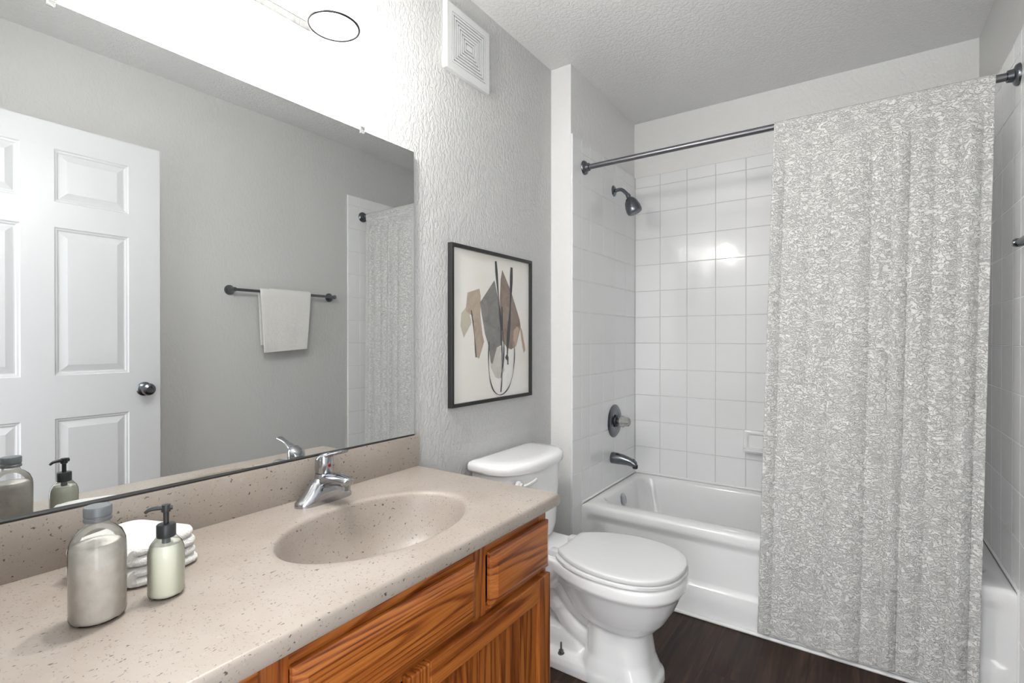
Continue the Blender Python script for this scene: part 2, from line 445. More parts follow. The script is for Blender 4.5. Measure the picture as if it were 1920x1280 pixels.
# ------------------------------------------------------------------ shower fittings on the tiled end wall
XT = JG+.008
t = thing('wall_shower', 'dark chrome shower head on a bent arm from the tiled wall', 'shower', (XT, 2.556, 1.975))
bm = nb(); lathe(bm, [(.001, 0), (.030, 0), (.030, .002), (.022, .008), (.012, .011), (.001, .011)], (XT, 2.556, 1.975), 'X', 32); obj('flange', bm, M_pewter, t)
arm = catmull([(XT+.005, 2.556, 1.975), (XT+.035, 2.556, 1.977), (XT+.052, 2.556, 1.970), (XT+.074, 2.556, 1.948), (XT+.084, 2.556, 1.932)], 8)
bm = nb(); tube(bm, arm, .0095, 16); obj('arm', bm, M_pewter, t)
bm = nb(); lathe(bm, [(.001, .02), (.011, .02), (.013, .012), (.012, 0), (.022, -.008), (.034, -.028), (.040, -.055), (.041, -.078), (.038, -.088), (.032, -.091), (.001, -.092)], (0, 0, 0), 'Z', 32)
bmesh.ops.rotate(bm, cent=(0, 0, 0), matrix=Matrix.Rotation(math.radians(-22), 3, 'Y'), verts=bm.verts)
bmesh.ops.translate(bm, vec=(XT+.087, 2.556, 1.925), verts=bm.verts)
hd = obj('shower_head', bm, M_pewter, t)
bm = nb()
for k in range(14):
    a = 2*PI*k/14; lathe(bm, [(.0028, -.0945), (.0028, -.089)], (.019*math.cos(a), .019*math.sin(a), 0), 'Z', 8)
for k in range(7):
    a = 2*PI*k/7; lathe(bm, [(.0028, -.0945), (.0028, -.089)], (.010*math.cos(a), .010*math.sin(a), 0), 'Z', 8)
bmesh.ops.rotate(bm, cent=(0, 0, 0), matrix=Matrix.Rotation(math.radians(-22), 3, 'Y'), verts=bm.verts)
bmesh.ops.translate(bm, vec=(XT+.087, 2.556, 1.925), verts=bm.verts)
obj('nozzles', bm, M_chrome, hd)

t = thing('tub_valve', 'round dark metal tub valve with a clear knob on the tiled wall', 'faucet valve', (XT, 2.565, .725))
bm = nb(); lathe(bm, [(.001, 0), (.089, 0), (.089, .003), (.080, .010), (.048, .014), (.040, .010), (.001, .010)], (XT, 2.565, .725), 'X', 48); obj('escutcheon', bm, M_pewter, t)
bm = nb(); lathe(bm, [(.001, .010), (.033, .010), (.031, .018), (.018, .022), (.014, .035), (.001, .035)], (XT, 2.565, .725), 'X', 32); obj('stem', bm, M_black, t)
bm = nb()
rings = []
for r, h in ((.012, .030), (.022, .033), (.029, .040), (.030, .052), (.024, .060), (.022, .068), (.0225, .082), (.018, .088), (.004, .089)):
    rings.append([(XT+h, 2.565+r*(1+.07*math.cos(8*a))*math.cos(a), .725+r*(1+.07*math.cos(8*a))*math.sin(a)) for a in [2*PI*k/64 for k in range(64)]])
loft(bm, rings); obj('knob', bm, M_acrylic, t)

t = thing('tub_spout', 'dark chrome tub spout on the tiled wall below the valve', 'tub spout', (XT, 2.535, .52))
bm = nb(); rings = []
for u, r, dz in ((0, .029, 0), (.004, .030, 0), (.03, .0295, 0), (.06, .027, -.002), (.09, .0235, -.006), (.110, .022, -.011), (.126, .020, -.016), (.136, .016, -.020), (.140, .008, -.022)):
    rings.append([(XT+u, 2.535+r*math.cos(a), (.530)+dz+r*1.02*math.sin(a)) for a in [2*PI*k/32 for k in range(32)]])
loft(bm, rings); obj('spout', bm, M_pewter, t)
bm = nb(); lathe(bm, [(.004, .520), (.004, .531), (.006, .533), (.006, .537), (.001, .539)], (XT+.122, 2.535, 0), 'Z', 16); obj('diverter_knob', bm, M_pewter, t)
bm = nb(); lathe(bm, [(.012, .489), (.014, .493), (.014, .507), (.001, .509)], (XT+.130, 2.535, 0), 'Z', 20); obj('outlet', bm, M_dark, t)

# soap dish on the far wall
t = thing('soap_dish', 'white ceramic soap dish set in the far tiled wall beside the curtain', 'soap dish', (.785, YB-.008, .60))
bm = nb(); yb = YB-.0085
sx0, sx1, sz0, sz1 = .713, .872, .578, .694
def rz(ax0, ax1, az0, az1, r, y): return [(p[0], y, p[1]) for p in rrect((ax0+ax1)/2, (az0+az1)/2, (ax1-ax0)/2, (az1-az0)/2, r, 0, 5)]
loft(bm, [rz(sx0, sx1, sz0, sz1, .008, yb), rz(sx0, sx1, sz0, sz1, .010, yb-.012), rz(sx0+.003, sx1-.003, sz0+.003, sz1-.003, .010, yb-.019), rz(sx0+.009, sx1-.009, sz0+.009, sz1-.009, .010, yb-.022),
          rz(sx0+.018, sx1-.018, sz0+.020, sz1-.018, .012, yb-.020), rz(sx0+.026, sx1-.026, sz0+.026, sz1-.026, .014, yb-.010)], True, True)
obj('back_plate', bm, M_tile, t)
bm = nb(); rings = []
for z, d, ins in ((.578, .015, .012), (.582, .045, .006), (.592, .055, .003), (.600, .056, .003), (.601, .052, .007), (.594, .047, .012), (.590, .02, .02)):
    rings.append([(p[0], yb-.006-max(0, p[1]), z) for p in rrect((sx0+sx1)/2, d/2, (sx1-sx0)/2-ins, d/2, min(.014, d/2-.001), 0, 6)])
loft(bm, rings); obj('tray', bm, M_tile, t)

# ------------------------------------------------------------------ toilet
TY = 1.652
def egg(half, z, cy=TY, n=8, dx=0.0, dw=0.0, scale=1.0):
    P = catmull([(a, b, 0) for a, b in half], n)
    cx = .53
    right = [(cx+(p.x-cx)*scale+dx, cy+(p.y*scale+dw if p.y > .004 else p.y), z) for p in P]
    left = [(x, 2*cy-y, z) for x, y, z in reversed(right[:-1])]
    return right + left[: (len(left) if half[0][1] > 0 else -1)]
def toilet():
    t = thing('toilet', 'white two piece toilet with closed lid between the vanity and the tub', 'toilet', (.36, TY, 0))
    bm = nb()
    rimh = [(.300, .105), (.34, .125), (.40, .155), (.48, .176), (.56, .182), (.63, .172), (.69, .145), (.73, .095), (.745, .05), (.75, 0)]
    # bowl bulb, tapering down and back to the pedestal
    rings = []
    for z, s, dx in ((.185, .36, -.005), (.192, .52, -.002), (.205, .60, 0), (.235, .70, .004), (.275, .80, .005), (.315, .89, .003), (.335, .935, .002), (.345, .985, 0), (.352, 1.0, 0), (.375, 1.0, 0), (.386, .99, 0), (.390, .965, 0)):
        rings.append(egg(rimh, z, dx=dx, scale=s))
    loft(bm, rings)
    # deck below the tank
    loft(bm, [rrect(.20, TY, .10, .085, .04, .26, 6), rrect(.20, TY, .14, .105, .04, .31, 6), rrect(.20, TY, .165, .115, .035, .345, 6), rrect(.20, TY, .17, .118, .03, .385, 6), rrect(.20, TY, .165, .113, .03, .390, 6)])
    # front pedestal
    ped = []
    for z, fx, bx, hw in ((0.0, .668, .40, .113), (.03, .667, .40, .112), (.045, .656, .40, .106), (.09, .640, .42, .098), (.15, .632, .42, .093), (.22, .626, .42, .092), (.26, .622, .42, .088)):
        ped.append(rrect((fx+bx)/2, TY, (fx-bx)/2, hw, min(.075, hw*.8), z, 8))
    loft(bm, ped)
    # foot plate with side ledges
    loft(bm, [rrect(.36, TY, .275, .108, .07, 0, 8), rrect(.36, TY, .275, .108, .07, .025, 8), rrect(.36, TY, .265, .098, .065, .042, 8), rrect(.36, TY, .25, .085, .06, .046, 8)])
    # trapway
    tr = catmull([(.50, TY, .16), (.43, TY, .115), (.36, TY, .13), (.30, TY, .20), (.24, TY, .265), (.18, TY, .25), (.15, TY, .17), (.15, TY, .09), (.15, TY, .02)], 8)
    tube(bm, tr, (lambda m: [(.055 if i < m*.35 else .06) for i in range(m)])(len(tr)), 20)
    tr2 = catmull([(.56, TY, .20), (.45, TY, .19), (.36, TY, .235), (.28, TY, .30), (.2, TY, .32)], 8)
    tube(bm, tr2, .066, 20)
    loft(bm, [rrect(.27, TY, .16, .058, .05, .04, 6), rrect(.27, TY, .14, .056, .05, .09, 6), rrect(.27, TY, .10, .05, .045, .115, 6)])
    o = obj('bowl', bm, M_porc, t, smooth=0)
    rm = o.modifiers.new('fuse', 'REMESH'); rm.mode = 'VOXEL'; rm.voxel_size = .0045; rm.use_smooth_shade = True
    s2 = o.modifiers.new('soften', 'SMOOTH'); s2.factor = .5; s2.iterations = 5
    # bolts
    for sgn in (-1, 1):
        bm = nb(); lathe(bm, [(.012, .044), (.012, .047), (.007, .048), (.0085, .050), (.0085, .057), (.0035, .058), (.0032, .085), (.001, .086)], (.335, TY+sgn*.080, 0), 'Z', 12)
        obj('floor_bolt', bm, plain('bolt_steel', (.20, .20, .20), .5, .9), t)
    # seat and lid
    lidh = [(.327, .0), (.327, .045), (.327, .088), (.35, .112), (.40, .145), (.47, .172), (.55, .181), (.62, .173), (.68, .147), (.72, .105), (.741, .052), (.747, 0)]
    lidh2 = [(.320, .0), (.320, .045), (.322, .095), (.35, .125), (.40, .156), (.47, .178), (.55, .184), (.62, .176), (.68, .150), (.722, .107), (.744, .053), (.750, 0)]
    bm = nb(); loft(bm, [egg(lidh2, .392, scale=.985), egg(lidh2, .394), egg(lidh2, .403), egg(lidh2, .4055, scale=.985)]); obj('seat', bm, M_seat, t, smooth=50)
    bm = nb(); loft(bm, [egg(lidh, .4065, scale=.975), egg(lidh, .408, scale=.995), egg(lidh, .410), egg(lidh, .419), egg(lidh, .4225, scale=.993), egg(lidh, .4245, scale=.975), egg(lidh, .4258, scale=.9), egg(lidh, .4265, scale=.6)])
    obj('lid', bm, M_seat, t, smooth=50)
    for sgn in (-1, 1):
        bm = nb(); box(bm, .287, .335, TY+sgn*.072-.02, TY+sgn*.072+.02, .388, .410, .006)
        obj('hinge', bm, M_seat, t)
    # tank: flat back, bowed front
    def dsh(z, x0, x1, hw, r):
        P = []
        n = 40
        for k in range(n+1):          # front bow as a superellipse from +hw to -hw
            a = -PI/2+PI*k/n
            c, s = math.cos(a), math.sin(a)
            P.append((x0+.07+(x1-x0-.07)*abs(c)**.78, TY+hw*(1 if s > 0 else -1)*abs(s)**.72, z))
        P += [(x0+.010, TY+hw-.003, z), (x0+.002, TY+hw-.01, z), (x0, TY+hw-.03, z), (x0, TY-hw+.03, z), (x0+.002, TY-hw+.01, z), (x0+.010, TY-hw+.003, z)]
        return P
    bm = nb(); loft(bm, [dsh(.391, .045, .190, .165, .04), dsh(.396, .035, .205, .178, .04), dsh(.43, .03, .212, .19, .04), dsh(.56, .024, .218, .203, .04), dsh(.678, .022, .222, .212, .04)])
    obj('tank', bm, M_porc, t, smooth=50)
    bm = nb(); loft(bm, [dsh(.679, .018, .225, .214, .04), dsh(.681, .014, .236, .224, .04), dsh(.690, .012, .238, .227, .04), dsh(.704, .012, .238, .227, .04), dsh(.713, .014, .233, .222, .04), dsh(.719, .022, .220, .208, .04), dsh(.721, .04, .18, .165, .04), dsh(.7215, .08, .13, .1, .03)])
    obj('tank_lid', bm, M_porc, t, smooth=60)
    bm = nb(); lathe(bm, [(.001, .216), (.016, .216), (.016, .228), (.010, .232), (.010, .240), (.001, .241)], (-.012, TY-.165, .645), 'X', 20)
    tube(bm, catmull([(.220, TY-.165, .645), (.232, TY-.150, .646), (.240, TY-.125, .650), (.243, TY-.098, .657)], 6), [(.006, .006)]*10+[(.005, .007)]*9, 12)
    obj('flush_lever', bm, M_seat, t)
    return t
toilet()

# ------------------------------------------------------------------ vanity cabinet
VY0, VY1 = YN+.005, 1.155; CZ = .754; CT = .032
XF = .518
def slab_front(bm, y0, y1, z0, z1, x0=XF, th=.021, e=.020):
    # overlay front with a routed edge
    def r(a, x): return [(x, y0+a, z0+a), (x, y1-a, z0+a), (x, y1-a, z1-a), (x, y0+a, z1-a)]
    loft(bm, [r(.004, x0), r(0, x0+.004), r(0, x0+th*.55), r(.002, x0+th*.62), r(e, x0+th)])
def vanity():
    t = thing('vanity_cabinet', 'honey oak vanity cabinet with a beige top beside the toilet', 'cabinet', (.26, .6, 0))
    bm = nb()
    box(bm, .002, XF-.019, VY0, VY0+.016, .09, CZ-CT); box(bm, .002, XF-.019, VY1-.016, VY1, 0, CZ-CT)
    box(bm, .002, XF-.019, VY0+.016, VY1-.016, .09, .106); box(bm, .002, .010, VY0+.016, VY1-.016, .106, CZ-CT)
    box(bm, .44, .455, VY0, VY1-.016, 0, .09)
    obj('carcass', bm, M_oak_v, t, smooth=0)
    # face frame
    bm = nb()
    zr = CZ-CT
    for a, b in ((VY0, VY0+.05), (.372, .418), (.846, .892), (VY1-.04, VY1)): box(bm, XF-.019, XF, a, b, .09, zr, mi=1)
    for a, b in ((zr-.04, zr), (.540, .575), (.09, .12)):
        for c, d in ((VY0+.05, .372), (.418, .846), (.892, VY1-.04)): box(bm, XF-.019, XF, c, d, a, b)
    obj('face_frame', bm, [M_oak_h, M_oak_v], t, smooth=0)
    bm = nb(); slab_front(bm, .417, .843, .566, .690); obj('false_front', bm, M_oak_h2, t, smooth=0)
    for y0, y1 in ((.893, 1.150), (.105, .370)):
        d = nb(); slab_front(d, y0, y1, .566, .690); obj('drawer', d, M_oak_h, t, smooth=0)
    # doors: rails, stiles and a recessed boarded panel
    for y0, y1 in ((.105, .612), (.640, 1.150)):
        z0, z1 = .105, .552; sw = .056; x0 = XF; x1 = XF+.019
        bm = nb()
        box(bm, x0, x1, y0, y0+sw, z0, z1, .003, mi=1); box(bm, x0, x1, y1-sw, y1, z0, z1, .003, mi=1)
        box(bm, x0, x1, y0+sw, y1-sw, z0, z0+sw, .003); box(bm, x0, x1, y0+sw, y1-sw, z1-sw, z1, .003)
        d = obj('door', bm, [M_oak_h, M_oak_v], t, smooth=0)
        bm = nb(); k = 5; wv = (y1-y0-2*sw)/k
        for i in range(k): box(bm, x0+.002, x0+.009, y0+sw+wv*i-.0005, y0+sw+wv*(i+1)+.0005, z0+sw-.002, z1-sw+.002, .0025, 1)
        obj('panel', bm, M_oak_v, d, smooth=20)
    return t
vanity()

# ------------------------------------------------------------------ countertop with integral basin
SC = (.312, .768); SA, SB = .158, .237          # basin centre, semi-axes across / along
def countertop():
    t = thing('vanity_countertop', 'beige speckled countertop with an oval sink moulded into it', 'countertop', (.27, .62, CZ-CT))
    x0, x1, y0, y1 = .001, .5468, VY0-.003, 1.1842
    bm = nb(); N = 96
    def rect_pt(a, ins, z):
        c, s = math.cos(a), math.sin(a)
        X0, X1, Y0, Y1 = x0+0*ins, x1-ins, y0, y1-ins
        tx = ((X1-SC[0])/c if c > 1e-9 else (X0-SC[0])/c if c < -1e-9 else 1e9)
        ty = ((Y1-SC[1])/s if s > 1e-9 else (Y0-SC[1])/s if s < -1e-9 else 1e9)
        k = min(tx, ty); return (SC[0]+c*k, SC[1]+s*k, z)
    angs = [2*PI*k/N for k in range(N)]
    corners = [math.atan2(yy-SC[1], xx-SC[0]) % (2*PI) for xx in (x0, x1) for yy in (y0, y1)]
    for ca in corners:
        j = min(range(N), key=lambda k: abs(((angs[k]-ca+PI) % (2*PI))-PI)); angs[j] = ca
    angs.sort()
    def ell(f, z, dx=0.0): return [(SC[0]+dx+SA*f*math.cos(a)*1.0, SC[1]+SB*f*math.sin(a), z) for a in [math.atan2(math.sin(q)*SA, math.cos(q)*SB) if False else q for q in angs]]
    rings = [[rect_pt(a, 0.003, CZ-CT) for a in angs], [rect_pt(a, 0, CZ-CT+.006) for a in angs], [rect_pt(a, 0, CZ-.0075) for a in angs], [rect_pt(a, .0018, CZ-.003) for a in angs], [rect_pt(a, .005, CZ-.0006) for a in angs], [rect_pt(a, .008, CZ) for a in angs]]
    rings += [ell(1.21, CZ), ell(1.17, CZ+.0014), ell(1.06, CZ+.0014), ell(1.02, CZ+.0002), ell(1.0, CZ-.003), ell(.988, CZ-.008)]
    rings += [ell(.955, CZ-.032), ell(.90, CZ-.064), ell(.81, CZ-.096), ell(.68, CZ-.120), ell(.50, CZ-.134), ell(.28, CZ-.140), ell(.08, CZ-.142)]
    loft(bm, rings, False, True)
    # underside around the basin shell
    R2 = [[(p[0], p[1], CZ-CT) for p in rings[0]], ell(1.06, CZ-CT), ell(.97, CZ-.065), ell(.80, CZ-.11), ell(.5, CZ-.145), ell(.1, CZ-.152)]
    loft(bm, R2, False, True)
    bmesh.ops.remove_doubles(bm, verts=bm.verts, dist=1e-5)
    obj('counter_slab', bm, M_counter, t, smooth=50)
    bm = nb(); box(bm, .0012, .020, y0, y1, CZ-.0005, .8565, .002, 2)
    obj('backsplash', bm, M_counter, t, smooth=40)
    bm = nb(); lathe(bm, [(.001, -.1415), (.022, -.1405), (.023, -.1375), (.018, -.137), (.016, -.139), (.001, -.139)], (SC[0], SC[1], CZ), 'Z', 28)
    obj('drain', bm, M_chrome, t)
countertop()

# ------------------------------------------------------------------ faucet
def faucet():
    FX, FY = .075, .786
    t = thing('sink_faucet', 'chrome single lever faucet behind the oval sink', 'faucet', (FX, FY, CZ))
    bm = nb()
    # base: long body with drooping wings
    rings = []
    for s in [i/24 for i in range(25)]:
        y = -.080+.160*s; e = abs(y)/.080
        hw = .027*math.sqrt(max(0.02, 1-e**4))+.001; h = .014+.050*(1-smooth01((e-.18)/.80))
        if e > .97: h = .009
        ring = []
        for k in range(20):
            a = PI*k/19; ring.append((FX+hw*math.cos(a), FY+y, CZ+h*(math.sin(a)**.7)))
        rings.append(ring)
    loft(bm, rings)
    # central column
    loft(bm, [[(FX+.026*math.cos(a), FY+.030*math.sin(a), CZ+.015) for a in [2*PI*k/28 for k in range(28)]],
              [(FX+.024*math.cos(a), FY+.026*math.sin(a), CZ+.05) for a in [2*PI*k/28 for k in range(28)]],
              [(FX+.022*math.cos(a), FY+.023*math.sin(a), CZ+.068) for a in [2*PI*k/28 for k in range(28)]],
              [(FX+.021*math.cos(a), FY+.022*math.sin(a), CZ+.072) for a in [2*PI*k/28 for k in range(28)]]])
    obj('body', bm, M_chrome, t, smooth=45)
    bm = nb()
    sp = catmull([(FX-.002, FY, CZ+.046), (FX+.028, FY, CZ+.057), (FX+.055, FY, CZ+.063), (FX+.078, FY, CZ+.064), (FX+.094, FY, CZ+.062), (FX+.102, FY, CZ+.059)], 6)
    m = len(sp)
    tube(bm, sp, [(.025-.010*i/(m-1) if i < m-3 else .014-.003*(i-m+3), .019-.007*i/(m-1)) for i in range(m)], 20)
    obj('spout', bm, M_chrome, t)
    bm = nb(); lathe(bm, [(.001, .042), (.0105, .042), (.0105, .056), (.001, .057)], (FX+.090, FY, CZ), 'Z', 20); obj('aerator', bm, M_chrome, t)
    bm = nb()
    lathe(bm, [(.0215, .0735), (.0225, .080), (.0225, .095)], (FX, FY, CZ), 'Z', 28, True, False)
    # slanted dome cap
    rings = []
    for f, hz in ((1.0, 0), (.97, .005), (.86, .010), (.6, .014), (.25, .0155)):
        rings.append([(FX+.0225*f*math.cos(a), FY+.0225*f*math.sin(a), CZ+.095+hz+.010*(math.cos(a)*f+1)) for a in [2*PI*k/28 for k in range(28)]])
    rings.insert(0, [(FX+.0225*math.cos(a), FY+.0225*math.sin(a), CZ+.095) for a in [2*PI*k/28 for k in range(28)]])
    loft(bm, rings, False, True)
    lv = catmull([(FX+.004, FY, CZ+.112), (FX+.03, FY, CZ+.122), (FX+.06, FY, CZ+.131), (FX+.085, FY, CZ+.137)], 6)
    tube(bm, lv, [(.014-.006*smooth01(i/12)+.002*smooth01((i-12)/6), .006-.002*i/18) for i in range(len(lv))], 16)
    h = obj('handle', bm, M_chrome, t, smooth=45)
    bm = nb(); lathe(bm, [(.001, .0), (.0042, .0), (.0042, .0015), (.001, .002)], (FX+.0222, FY, CZ+.093), 'X', 14); obj('temperature_dot', bm, M_red, h)
faucet()

# ------------------------------------------------------------------ mirror
def mirror():
    MA = .01; X0 = .0105
    t = thing('wall_mirror', 'large frameless wall mirror standing on the backsplash over the vanity', 'mirror', (.006, .62, .858))
    y0, y1, z0, z1 = VY0+.006, 1.1616, .8605, 1.7783
    fx = lambda y: X0+MA*(y-.6)
    bm = nb()
    P = [bm.verts.new(p) for p in ((.001, y0, z0), (.001, y1, z0), (.001, y1, z1), (.001, y0, z1), (fx(y0), y0, z0), (fx(y1), y1, z0), (fx(y1), y1, z1), (fx(y0), y0, z1))]
    for f, mi in (((4, 5, 6, 7), 0), ((0, 3, 2, 1), 1), ((0, 1, 5, 4), 1), ((1, 2, 6, 5), 1), ((2, 3, 7, 6), 1), ((3, 0, 4, 7), 1)):
        bm.faces.new([P[i] for i in f]).material_index = mi
    obj('glass', bm, [M_mirror, plain('mirror_edge', (.30, .33, .32), .3)], t, smooth=0)
    bm = nb()
    for a, b in ((y0, y1),): box(bm, .001, .019, a, b, .857, .8602)
    obj('bottom_channel', bm, M_frame, t, smooth=0)
    for y in (.272, .956):
        bm = nb(); box(bm, fx(y)+.0003, fx(y)+.004, y-.0065, y+.0065, z1-.009, z1+.010, .0015); box(bm, .0005, fx(y)+.004, y-.008, y+.008, z1+.001, z1+.012, .0015)
        lathe(bm, [(.001, fx(y)+.004), (.0035, fx(y)+.004), (.003, fx(y)+.006), (.001, fx(y)+.0062)], (0, y, z1+.005), 'X', 12)
        obj('mirror_clip', bm, M_clip, t)
mirror()

# ------------------------------------------------------------------ vanity light
def vanity_light():
    t = thing('vanity_light', 'bell glass vanity light mounted on the wall above the mirror', 'wall light', (0, .6485, 2.03))
    bm = nb(); loft(bm, [[(x, p[0], p[1]) for p in rrect(.635, 2.046, .165-i, .055-i, .012, 0, 4)] for x, i in ((.001, 0), (.018, 0), (.026, .004), (.030, .014), (.031, .02))])
    bp_ = obj('backplate', bm, M_trim, t)
    bm = nb(); box(bm, .001, .0315, .474, .796, 1.9895, 1.9925, .0008, 1); obj('edge_shade_line', bm, M_dark_edge, bp_)  # dark strip added to paint the shaded lower edge of the plate
    LX, RZ = .182, 1.918
    for y in (.53, .740):
        bm = nb(); tube(bm, catmull([(.028, y, 2.045), (.07, y, 2.05), (.12, y, 2.075), (LX-.01, y, 2.098), (LX, y, 2.085)], 6), .008, 12)
        lathe(bm, [(.001, 0), (.022, 0), (.020, .01), (.001, .011)], (.030, y, 2.045), 'X', 24); obj('arm', bm, M_trim, t)
        bm = nb(); lathe(bm, [(.001, 2.088), (.026, 2.088), (.029, 2.075), (.029, 2.045), (.020, 2.04), (.001, 2.04)], (LX, y, 0), 'Z', 28); obj('socket', bm, M_trim, t)
        bm = nb()
        out = [(.026, 2.066), (.032, 2.054), (.038, 2.025), (.0415, 1.995), (.044, 1.965), (.048, 1.938), (.054, 1.919), (.0585, 1.911)]
        prof = out + [(.057, 1.9095), (.0555, 1.911)] + [(r-.003, z) for r, z in reversed(out[:-1])]
        lathe(bm, prof, (LX, y, 0), 'Z', 48, False, False)
        sh = obj('shade', bm, M_shade, t, smooth=70)
        bm = nb(); lathe(bm, [(.0570+.0030*math.cos(a), 1.9105+.0030*math.sin(a)) for a in [2*PI*k/12 for k in range(13)]], (LX, y, 0), 'Z', 64, False, False); bmesh.ops.remove_doubles(bm, verts=bm.verts, dist=1e-6)
        obj('glass_rim', bm, M_dark_edge, sh, smooth=70)  # dark look of the thick clear edge is put into its colour
        bm = nb(); lathe(bm, [(.012, 2.045), (.013, 2.035), (.019, 2.015), (.023, 1.99), (.0235, 1.97), (.021, 1.952), (.013, 1.941), (.001, 1.938)], (LX, y, 0), 'Z', 28)
        obj('bulb', bm, M_bulb, t)
vanity_light()

# ------------------------------------------------------------------ exhaust vent cover
def vent():
    cy, cz, hw, hh = 1.4425, 2.246, .1245, .118
    t = thing('vent_cover', 'square white exhaust vent with concentric slots high on the textured wall', 'vent', (0, cy, cz))
    def r(a, x): return [(x, cy-hw+a, cz-hh+a), (x, cy+hw-a, cz-hh+a), (x, cy+hw-a, cz+hh-a), (x, cy-hw+a, cz+hh-a)]
    bm = nb(); loft(bm, [r(0, .0005), r(0, .016), r(.003, .019), r(.028, .019), r(.028, .008)], True, True); obj('frame', bm, M_vent, t, smooth=20)
    bm = nb(); n = 7; o0 = .028; st = (hh-o0-.012)/n; gp = .0024
    for k in range(n+1):
        a = o0+k*st+gp; b = o0+(k+1)*st-gp
        if k == n: loft(bm, [r(a, .0082), r(a, .0190), r(a+.0005, .0192)], True, True)
        else: loft(bm, [r(a, .0082), r(a, .0190), r(b, .0190), r(b, .0082)], False, False)
    obj('grille', bm, M_vent, t, smooth=0)
    bm = nb(); v = [bm.verts.new(p) for p in r(.028, .0083)]; bm.faces.new(v); obj('slot_backing', bm, M_dark, t, smooth=0)
vent()

# ------------------------------------------------------------------ framed print
def picture():
    y0, y1, z0, z1 = 1.342, 1.875, .9225, 1.515
    t = thing('framed_print', 'abstract grey and brown print in a thin black frame above the toilet', 'picture', (0, (y0+y1)/2, (z0+z1)/2))
    bm = nb()
    def r(a, x): return [(x, y0+a, z0+a), (x, y1-a, z0+a), (x, y1-a, z1-a), (x, y0+a, z1-a)]
    loft(bm, [r(0, .0008), r(0, .020), r(.001, .021), r(.012, .021), r(.013, .020), r(.013, .009)], True, False)
    obj('frame', bm, M_frame, t, smooth=0)
    pap = NT('print_paper'); pv = pap.coords()
    pap.P(Base_Color=pap.ramp(pap.noise(pv, 5, 2), [(.3, (.78, .76, .70)), (.7, (.82, .805, .78))]), Roughness=.35, Coat_Weight=.25)
    bm = nb(); box(bm, .0085, .0100, y0+.0125, y1-.0125, z0+.0125, z1-.0125); pr = obj('paper', bm, pap.m, t, smooth=0)
    # painted shapes, as (u, v) of the sheet with v down, measured on the sheet itself
    def wash(name, a, b, sc=14):
        m = NT(name); n = m.noise(m.coords(), sc, 3, .6, 1.0); m.P(Base_Color=m.ramp(n, [(.3, a), (.7, b)]), Roughness=.6); return m.m
    mats = [wash('wash_grey', (.17, .165, .16), (.27, .26, .25)), wash('wash_brown', (.21, .16, .135), (.31, .25, .215)), wash('wash_tan', (.36, .29, .23), (.48, .40, .32)),
            wash('wash_sage', (.45, .42, .33), (.52, .49, .40)), wash('wash_pale', (.50, .49, .45), (.62, .61, .57)), plain('ink_line', (.075, .075, .085), .6), wash('wash_rose', (.42, .30, .23), (.52, .40, .32))]
    Wd, Hd = y1-y0, z1-z0
    bm = nb()
    lay = [0]
    def poly(pts, mi):
        lay[0] += 1; x = .0100+.00012*lay[0]
        v = [bm.verts.new((x, y0+u*Wd, z1-w_*Hd)) for u, w_ in pts]
        f = bm.faces.new(v); f.material_index = mi
    def stroke(pts, wd, mi=5):
        lay[0] += 1; x = .0100+.00012*lay[0]
        P = catmull([(u*Wd, w_*Hd, 0) for u, w_ in pts], 8); L, R_ = [], []
        for i, p in enumerate(P):
            d = (P[min(i+1, len(P)-1)]-P[max(i-1, 0)]).normalized(); nrm = Vector((-d.y, d.x, 0))
            wv = wd*(.75+.35*math.sin(i*.37))
            for S_, q in ((L, p+nrm*wv/2), (R_, p-nrm*wv/2)): S_.append(bm.verts.new((x, y0+q.x, z1-q.y)))
        for i in range(len(P)-1): bm.faces.new((L[i], L[i+1], R_[i+1], R_[i])).material_index = mi
    ART(poly, stroke)
    obj('painted_shapes', bm, mats, pr, smooth=0)
def ART(poly, stroke):
    poly([(.12, .42), (.20, .36), (.215, .44), (.23, .48), (.145, .575), (.11, .50)], 3)
    poly([(.185, .29), (.32, .255), (.335, .30), (.33, .43), (.25, .44), (.165, .405)], 2)
    poly([(.24, .38), (.33, .42), (.355, .55), (.375, .60), (.315, .71), (.275, .69), (.26, .55)], 2)
    poly([(.44, .68), (.52, .58), (.60, .66), (.63, .80), (.56, .855), (.51, .84), (.455, .77)], 4)
    poly([(.325, .345), (.50, .185), (.545, .30), (.58, .50), (.60, .62), (.53, .64), (.475, .75), (.455, .74), (.43, .63), (.385, .55), (.345, .42)], 0)
    poly([(.60, .105), (.715, .24), (.84, .44), (.855, .49), (.79, .63), (.72, .655), (.66, .64), (.585, .58), (.57, .30), (.58, .17)], 1)
    poly([(.755, .52), (.80, .49), (.835, .50), (.79, .63), (.745, .64)], 6)
    poly([(.845, .485), (.875, .52), (.925, .66), (.90, .685), (.86, .57)], 6)
    stroke([(.225, .40), (.25, .50), (.265, .60), (.28, .70)], .006)
    stroke([(.515, .055), (.535, .20), (.565, .38), (.595, .52)], .015)
    stroke([(.725, .075), (.715, .25), (.70, .42), (.675, .60), (.665, .72)], .019)
    stroke([(.645, .70), (.67, .72), (.675, .76)], .018)
    stroke([(.595, .36), (.60, .50), (.62, .62), (.61, .75), (.58, .85)], .009)
    stroke([(.58, .50), (.595, .68), (.595, .84), (.58, .945)], .007)
    stroke([(.43, .60), (.425, .72), (.44, .84), (.49, .93), (.58, .965), (.68, .925), (.74, .83), (.765, .70), (.755, .60)], .006)
picture()

